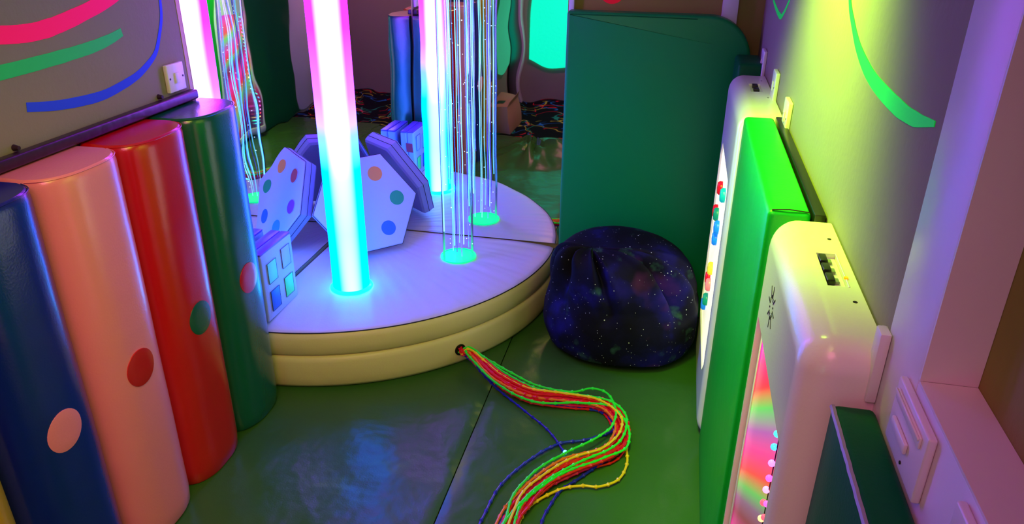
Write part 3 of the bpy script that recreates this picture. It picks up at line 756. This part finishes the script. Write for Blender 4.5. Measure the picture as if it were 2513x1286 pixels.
bmobj('edge_lip', tube_mesh([(1.7815, -1.950, 1.1565), (1.7815, -2.076, 1.1565)], 0.0012, 5), M['moulded'], pn)
cyl('status_light', (1.7815, -2.045, 1.156), (0, 0, 1), 0.0035, 0.003, mat('amber_led', (255, 180, 30), 0.2, emit=((255, 150, 0), 1.0)), pn, 12)
for y in (-1.885, -2.125): cyl('screw', (1.781, y, 1.1552), (0, 0, 1), 0.0035, 0.0014, M['dark_metal'], pn, 12)

# far panel: lit panel with coloured buttons
pf = thing('sensory_panel', 'far white moulded panel with a lit strip of coloured buttons beside tall mat', 'light panel', (1.74, -0.66, 0))
s = shell('shell', 1.678, -0.982, -0.332, 0.010, 1.146, pf, 0.048)
def chamfered(y0, y1, z0, z1, c_):
    return [(y0 + c_, z0), (y1 - c_ * .4, z0), (y1, z0 + c_), (y1, z1 - c_), (y1 - c_, z1), (y0 + c_ * .5, z1), (y0, z1 - c_ * 1.2), (y0, z0 + c_)]
pg = chamfered(-0.915, -0.395, 0.21, 0.920, 0.06)
bm = bmesh.new(); v0 = [bm.verts.new((1.60, y, z)) for y, z in pg]; v1 = [bm.verts.new((1.690, y, z)) for y, z in pg]
bm.faces.new(v0); bm.faces.new(v1[::-1])
for i in range(8): bm.faces.new((v0[i], v1[i], v1[(i + 1) % 8], v0[(i + 1) % 8]))
bmesh.ops.recalc_face_normals(bm, faces=bm.faces[:]); c = bmobj('cutter', bm, M['moulded'], None, False); cut(s, c)
bm = bmesh.new(); box_bm(bm, 1.732, 1.769, -0.640, -0.515, 1.138, 1.2); c = bmobj('cutter', bm, M['moulded'], None, False); cut(s, c)
s.parent = pf
M['lit_cream'] = mat('backlit_cream_sheet', (250, 250, 225), 0.3, emit=((250, 250, 205), 0.85))
prism('light_sheet', [(1.6845, y * 0.996 - 0.002, z * 0.998) for y, z in pg], (0.005, 0, 0), M['lit_cream'], pf, 0, 1, False)['label'] = 'backlit cream sheet'
BM_ = {k: mat('button_' + k, c, 0.2, emit=(c, 0.5)) for k, c in dict(red=(220, 20, 40), teal=(20, 190, 190), green=(20, 150, 110), blue=(30, 140, 240), yellow=(245, 225, 60), pink=(250, 130, 130)).items()}
for (y, z, k) in ((-0.62, 0.805, 'red'), (-0.78, 0.835, 'teal'), (-0.60, 0.700, 'green'), (-0.54, 0.690, 'red'), (-0.70, 0.690, 'blue'), (-0.68, 0.640, 'blue'), (-0.66, 0.515, 'yellow'), (-0.60, 0.450, 'red'), (-0.66, 0.450, 'pink'), (-0.62, 0.370, 'green'), (-0.56, 0.320, 'blue')):
    bm = bmesh.new(); lathe_p = [(0.0, 0.0), (0.024, 0.0), (0.024, 0.010), (0.019, 0.016), (0.0, 0.018)]
    R = [[bm.verts.new((1.6840 - h, y + r_ * math.cos(2 * PI * q / 20), z + r_ * math.sin(2 * PI * q / 20))) for (r_, h) in lathe_p] for q in range(20)]
    for q in range(20):
        for i in range(4): bm.faces.new((R[q][i], R[(q + 1) % 20][i], R[(q + 1) % 20][i + 1], R[q][i + 1]))
    bmesh.ops.remove_doubles(bm, verts=bm.verts[:], dist=1e-5); bmesh.ops.recalc_face_normals(bm, faces=bm.faces[:])
    bmobj('button', bm, BM_[k], pf)['label'] = k + ' round button'
box('switch_well', 1.7325, 1.7685, -0.639, -0.516, 1.1382, 1.1395, M['white_plastic'], pf)
for y in (-0.545, -0.602): box('plug', 1.742, 1.760, y - 0.018, y + 0.018, 1.1397, 1.1500, M['black_plastic'], pf, 0.002, 2)
for y in (-0.46, -0.72): cyl('screw', (1.778, y, 1.1452), (0, 0, 1), 0.003, 0.0014, M['dark_metal'], pf, 12)

# ------------------------------------------------------------------ control plates on the white apron
XA = W_R - 0.006
def rot_plate():
    t = thing('control_plate', 'white wall plate with a shiny slot and ridge on the apron beside the niche', 'control plate', (XA, -2.42, 1.138))
    box('plate', XA - 0.010, XA - 0.0003, -2.485, -2.360, 1.096, 1.182, M['white_wood'], t, 0.003, 3)
    o = box('slot', XA - 0.0130, XA - 0.0102, -2.470, -2.372, 1.158, 1.172, M['white_plastic'], t, 0.001, 2)
    o['label'] = 'shiny slot'
    box('slot_rail', XA - 0.0155, XA - 0.0132, -2.470, -2.372, 1.168, 1.172, M['white_plastic'], o, 0.0008, 1)
    box('ridge', XA - 0.0150, XA - 0.0102, -2.440, -2.382, 1.126, 1.140, M['white_wood'], t, 0.002, 2)
    cyl('screw', (XA - 0.0102, -2.430, 1.108), (-1, 0, 0), 0.0022, 0.001, M['dark_metal'], t, 12)
rot_plate()
t = thing('control_plate', 'white wall plate low on the apron at the bottom right corner', 'control plate', (XA, -2.62, 1.14))
box('plate', XA - 0.010, XA - 0.0003, -2.690, -2.575, 1.098, 1.184, M['white_wood'], t, 0.003, 3)
box('ridge', XA - 0.0145, XA - 0.0102, -2.660, -2.600, 1.140, 1.160, M['white_wood'], t, 0.002, 2)

# ------------------------------------------------------------------ galaxy bean bag
def galaxy_mat():
    m = bpy.data.materials.new('galaxy_print_fabric'); m.use_nodes = True; nt = m.node_tree; b = nt.nodes['Principled BSDF']
    b.inputs['Roughness'].default_value = 0.75; b.inputs['Specular IOR Level'].default_value = 0.2
    tc = nt.nodes.new('ShaderNodeTexCoord')
    def nz(scale, det, off):
        mp = nt.nodes.new('ShaderNodeMapping'); mp.inputs['Location'].default_value = (off, off, off); nt.links.new(tc.outputs['Object'], mp.inputs['Vector'])
        n = nt.nodes.new('ShaderNodeTexNoise'); n.inputs['Scale'].default_value = scale; n.inputs['Detail'].default_value = det; nt.links.new(mp.outputs[0], n.inputs['Vector']); return n
    def ramp(src, stops):
        r = nt.nodes.new('ShaderNodeValToRGB'); e = r.color_ramp.elements
        e[0].position, e[0].color = stops[0][0], (*stops[0][1], 1); e[1].position, e[1].color = stops[-1][0], (*stops[-1][1], 1)
        for p, c in stops[1:-1]: x = e.new(p); x.color = (*c, 1)
        nt.links.new(src, r.inputs['Fac']); return r.outputs['Color']
    base = ramp(nz(5, 4, 0).outputs['Fac'], [(0.38, (0.001, 0.001, 0.006)), (0.52, (0.003, 0.003, 0.028)), (0.64, (0.008, 0.006, 0.15)), (0.74, (0.03, 0.010, 0.20))])
    def over(col, src, stops, rgb):
        mk = ramp(src, stops); mx = nt.nodes.new('ShaderNodeMix'); mx.data_type = 'RGBA'
        nt.links.new(mk, mx.inputs['Factor']); nt.links.new(col, mx.inputs['A']); mx.inputs['B'].default_value = (*rgb, 1); return mx.outputs['Result']
    Z, O = (0, 0, 0), (1, 1, 1)
    col = over(base, nz(9, 6, 11).outputs['Fac'], [(0.60, Z), (0.74, (.7, .7, .7))], (0.06, 0.22, 0.13))
    col = over(col, nz(4, 3, 31).outputs['Fac'], [(0.62, Z), (0.74, (.4, .4, .4))], (0.18, 0.03, 0.14))
    for sc_, th in ((55, 0.10), (26, 0.075)):
        v = nt.nodes.new('ShaderNodeTexVoronoi'); v.inputs['Scale'].default_value = sc_; nt.links.new(tc.outputs['Object'], v.inputs['Vector'])
        col = over(col, v.outputs['Distance'], [(th * 0.5, O), (th, Z)], (0.8, 0.9, 1.0))
    nt.links.new(col, b.inputs['Base Color'])
    return m
M['galaxy'] = galaxy_mat()
def bean_bag():
    r = thing('bean_bag', 'dark blue galaxy print bean bag with white stars against tall green mat', 'bean bag', (1.40, -0.36, 0))
    cx_, cy_ = 1.395, -0.362
    nu, nv = 220, 110; bm = bmesh.new(); rows = []
    cx_, cy_ = 1.366, -0.395
    nk = Vector((1.240, -0.475, 0.448))                      # gathered neck, off to the front left
    pleats = ((-2.45, 0.16, 1.0), (-1.72, 0.09, 0.8), (-0.70, 0.17, 1.7), (-2.95, 0.12, 0.6), (-0.15, 0.12, 0.35))
    for j in range(nv + 1):
        t = j / nv; row = []
        for i in range(nu):
            a = 2 * PI * i / nu
            # meridian of a slumped sack: flat foot, full belly, rolled shoulder, then in to the neck
            if t < 0.12: q_ = t / 0.12; z = 0.004 + 0.030 * q_ ** 2; rad = 0.292 * q_ ** 0.6
            elif t < 0.45: q_ = (t - 0.12) / 0.33; z = 0.034 + 0.236 * q_; rad = 0.292 + 0.026 * math.sin(q_ * PI)
            else: q_ = (t - 0.45) / 0.55; ang = q_ * PI / 2; z = 0.27 + 0.205 * math.sin(ang) ** 0.9; rad = 0.012 + 0.280 * math.cos(ang) ** 0.66
            if t < 0.004: rad = 0.02
            q = max(0.0, (t - 0.36) / 0.64); k = (q ** 0.7) * (1 - q ** 9)
            x = cx_ + (nk.x - cx_) * q ** 1.8; y = cy_ + (nk.y - cy_) * q ** 1.8
            dent = 0.0; ridge = 0.0
            for (pa, pw, ps) in pleats:
                d = (a - pa + PI) % (2 * PI) - PI
                d += 0.12 * noise.noise(Vector((t * 4, pa, 0)))
                w_ = pw * (1.0 - 0.45 * q)
                dent += ps * math.exp(-(d / w_) ** 2); ridge += ps * math.exp(-((abs(d) - 1.7 * w_) / w_) ** 2)
            rad *= 1 + (0.05 * ridge - 0.23 * dent) * k
            rad *= 1 + 0.045 * noise.noise(Vector((math.cos(a) * 1.5, math.sin(a) * 1.5, t * 2.4))) + 0.012 * noise.noise(Vector((math.cos(a) * 6, math.sin(a) * 6, t * 7)))
            z += (0.026 * ridge - 0.085 * dent) * k * (1 if t > 0.45 else (t - 0.36) / 0.09 if t > 0.36 else 0)
            # the back half stands higher than the neck
            z += 0.055 * max(0.0, math.sin(a + 0.3)) * math.sin(min(1, q) * PI) ** 1.2
            x += rad * math.cos(a) * 1.02; y += rad * math.sin(a) * 0.80
            y = min(y, -0.113); x = min(x, 1.668)
            d = math.hypot(x, y)
            if d < 1.035 and z < 0.265: s_ = 1.035 / d; x *= s_; y *= s_
            row.append(bm.verts.new((x, y, max(z, 0.004))))
        rows.append(row)
    for a_, b_ in zip(rows, rows[1:]):
        for i in range(nu): bm.faces.new((a_[i], a_[(i + 1) % nu], b_[(i + 1) % nu], b_[i]))
    bm.faces.new(rows[0][::-1]); bm.faces.new(rows[-1])
    bmesh.ops.recalc_face_normals(bm, faces=bm.faces[:])
    bmobj('cover', bm, M['galaxy'], r, True, 180)
bean_bag()

# ------------------------------------------------------------------ bundle of side-glow fibre strands
fb = thing('fibre_bundle', 'bundle of knotted red, green, yellow and blue light strands spilling from podium rim', 'light strands', (0.78, -0.72, 0))
FM = {k: mat('strand_' + k, c, 0.3, None, 0.6, emit=(c, e)) for k, (c, e) in dict(red=((220, 10, 20), .03), pink=((225, 12, 80), .05), green=((35, 225, 45), .10), yellow=((235, 195, 15), .07), orange=((230, 110, 20), .05), blue=((14, 22, 165), .08)).items()}
HOLE = Vector((hp.x, hp.y, 0.072))
MAIN = [(0.807, -0.72), (0.932, -0.823), (1.07, -0.874), (1.223, -0.865), (1.346, -0.876), (1.413, -0.96), (1.428, -1.051), (1.388, -1.148), (1.277, -1.236), (1.199, -1.333), (1.154, -1.436), (1.134, -1.521), (1.125, -1.66), (1.13, -1.80)]
def strand(ctrl, color, rad=0.0040, zlift=0.006, n=330, label=None, start=True, phase=0.0):
    P = [(x, y, z) for (x, y, z) in ctrl]
    if start: P = [tuple(HOLE + hd * 0.004 + Vector((rnd.uniform(-.008, .008), rnd.uniform(-.008, .008), rnd.uniform(-.010, .010)))), tuple(HOLE + hd * 0.03 + Vector((rnd.uniform(-.01, .01), rnd.uniform(-.01, .01), rnd.uniform(-.008, .010))))] + P
    S = spline(P, n)
    acc = [0.0]
    for a, b in zip(S, S[1:]): acc.append(acc[-1] + (b - a).length)
    ph = phase or rnd.uniform(0, 0.04)
    S = [Vector((p.x + 0.0018 * noise.noise(Vector((acc[i] * 16, ph * 90, 1))), p.y + 0.0018 * noise.noise(Vector((acc[i] * 16, ph * 90, 5))), max(p.z, rad + 0.001))) for i, p in enumerate(S)]
    def rf(i):
        f = ((acc[i] + ph) / 0.042) % 1.0; return 1.0 + 0.75 * math.exp(-((f - 0.5) / 0.085) ** 2)
    o = bmobj('strand', tube_mesh(S, rad, 7, rf), FM[color], fb); o['label'] = label or (color + ' knotted strand')
    return o
def fan(off, jit, layer):
    out = []
    for i, (x, y) in enumerate(MAIN):
        a = Vector(MAIN[min(i + 1, len(MAIN) - 1)]) - Vector(MAIN[max(i - 1, 0)]); a.normalize(); nrm = Vector((-a.y, a.x))
        g = min(1, 0.5 + i * 0.25)
        d = off * g + 0.020 * noise.noise(Vector((i * 0.8, jit, 2))) * g
        lift = 0.050 * max(0, 1 - i / 2.2) if i < 3 else 0
        out.append((x + nrm.x * d, y + nrm.y * d, layer + lift))
    return out
cols = ['red', 'pink', 'red', 'red', 'pink', 'red', 'red', 'red', 'blue', 'pink', 'red', 'red', 'red', 'pink', 'red', 'red', 'blue', 'pink', 'red', 'orange', 'red', 'pink']
for k, c in enumerate(cols):
    off = -0.028 + 0.056 * ((k * 7) % 22) / 21
    strand(fan(off, k * 3.3, 0.0055 + 0.0072 * ((k * 5) % 4)), c, 0.0034 + 0.0008 * (k % 2))
def lay(L, z0=0.008, first=0.05):
    return [(x, y, z0 + (first if i == 0 else (first * 0.35 if i == 1 else 0))) for i, (x, y) in enumerate(L)]
strand(lay([(0.799, -0.752), (0.942, -0.868), (1.095, -0.926), (1.258, -0.896), (1.378, -0.894), (1.445, -1.001), (1.447, -1.113), (1.366, -1.195), (1.247, -1.302), (1.166, -1.433), (1.151, -1.517), (1.158, -1.603), (1.16, -1.78)], 0.031), 'green')
strand(lay([(0.787, -0.709), (0.972, -0.785), (1.093, -0.828), (1.219, -0.839), (1.292, -0.801), (1.356, -0.821), (1.395, -0.916), (1.389, -1.013), (1.341, -1.093), (1.256, -1.188), (1.177, -1.288), (1.125, -1.424), (1.122, -1.523), (1.115, -1.70)], 0.035), 'green')
strand(lay([(0.80, -0.70), (0.95, -0.79), (1.09, -0.845), (1.22, -0.85), (1.36, -0.86), (1.43, -0.93), (1.437, -1.04), (1.40, -1.13), (1.30, -1.23), (1.21, -1.34), (1.15, -1.46), (1.10, -1.62), (1.09, -1.75)], 0.034), 'green')
strand(lay([(0.809, -0.728), (0.918, -0.834), (1.071, -0.959), (1.172, -1.050), (1.245, -1.155)], 0.006, 0.03), 'blue', 0.0036, label='short blue strand with glowing tip')
bm = bmesh.new(); bmesh.ops.create_uvsphere(bm, u_segments=12, v_segments=8, radius=0.0075, matrix=Matrix.Translation((1.247, -1.158, 0.010)))
bmobj('strand_tip', bm, mat('cyan_tip', (120, 240, 255), 0.2, emit=((100, 235, 255), 3.0)), fb)['label'] = 'glowing cyan strand tip'
strand([(x, y, 0.018 if i < 4 else 0.007) for i, (x, y) in enumerate([(1.22, -0.842), (1.297, -0.842), (1.375, -0.864), (1.414, -0.93), (1.402, -0.993), (1.31, -1.072), (1.217, -1.116), (1.137, -1.221), (1.071, -1.357), (1.051, -1.49), (1.046, -1.56), (1.054, -1.70)])], 'blue', 0.0042, start=False, label='long blue strand looping off left')
strand([(x, y, 0.007) for (x, y) in [(1.40, -1.15), (1.366, -1.19), (1.309, -1.274), (1.26, -1.343), (1.232, -1.449), (1.226, -1.519), (1.232, -1.583), (1.25, -1.72)]], 'blue', 0.0042, start=False)
strand([(x, y, 0.009) for (x, y) in [(1.20, -0.87), (1.30, -0.87), (1.38, -0.916), (1.431, -1.001), (1.451, -1.109), (1.455, -1.182), (1.432, -1.258), (1.378, -1.299), (1.326, -1.307), (1.265, -1.335), (1.188, -1.417), (1.161, -1.502), (1.165, -1.6), (1.17, -1.75)]], 'yellow', 0.0042, start=False, label='yellow strand swinging wide right')
strand(lay([(0.80, -0.715), (0.93, -0.80), (1.05, -0.85), (1.18, -0.855), (1.32, -0.865), (1.41, -0.94), (1.42, -1.04), (1.37, -1.14), (1.27, -1.22), (1.19, -1.33), (1.145, -1.44), (1.13, -1.7)], 0.036), 'yellow')

# ------------------------------------------------------------------ things behind the camera, seen in the mirrors
bx = thing('cardboard_box', 'open-topped brown cardboard box standing on black patterned carpet, seen in mirror', 'box', (0.09, -3.05, -0.03))
box('body', 0.012, 0.165, -3.30, -2.84, -0.028, 0.195, M['card'], bx, 0.003, 2)
box('hand_slot', 0.06, 0.12, -3.02, -2.93, 0.1952, 0.1962, M['black_plastic'], bx)['label'] = 'dark hand slot'
prism('flap', [(0.165, -3.30, 0.195), (0.165, -2.84, 0.195), (0.185, -2.84, 0.235), (0.185, -3.30, 0.235)], (0.003, 0, 0.001), M['card'], bx)
M['blind_lit'] = mat('turquoise_lit_blind', (0, 235, 200), 0.7, [(30, 0.003, 2)], emit=((0, 255, 190), 1.0))
M['blind_pale'] = mat('pale_green_lit_blind', (70, 200, 150), 0.7, [(30, 0.003, 2)], emit=((60, 215, 150), 0.35))
def blind(name, pts, axis, m, label, loc):
    t = thing(name, label, 'blind', loc)
    prism('fabric', pts, axis, m, t, 0.002, 1)
    return t
def tongue(a0, a1, z0, z1):
    L = [(a0, z1)]; 
    for k in range(13):
        q = k / 12; L.append((a0 + (a1 - a0) * q, z0 + 0.05 * (1 - math.sin(q * PI)) ))
    L.append((a1, z1)); return L
blind('window_blind', [(x, Y_F + 0.025, z) for x, z in tongue(0.08, 0.62, 0.28, 1.35)], (0, -0.006, 0), M['blind_lit'], 'glowing turquoise blind with curved hem, seen in the back mirror', (0.36, Y_F + 0.02, 0.33))
blind('window_blind', [(0.02, y, z) for y, z in tongue(-3.62, -3.12, 0.36, 1.35)], (0.006, 0, 0), M['blind_pale'], 'paler green blind beside dark door strip, seen in mirror behind clear tube', (0.02, -3.37, 0.36))
struct(box('door_1', -0.0075, 0.012, -4.05, -3.72, -0.028, 1.95, M['black_plastic'], None, 0.004, 2))
struct(box('trim_5', -0.0075, 0.030, -4.145, -4.055, -0.028, 2.0, M['white_wood'], None, 0.004, 2))

settle()
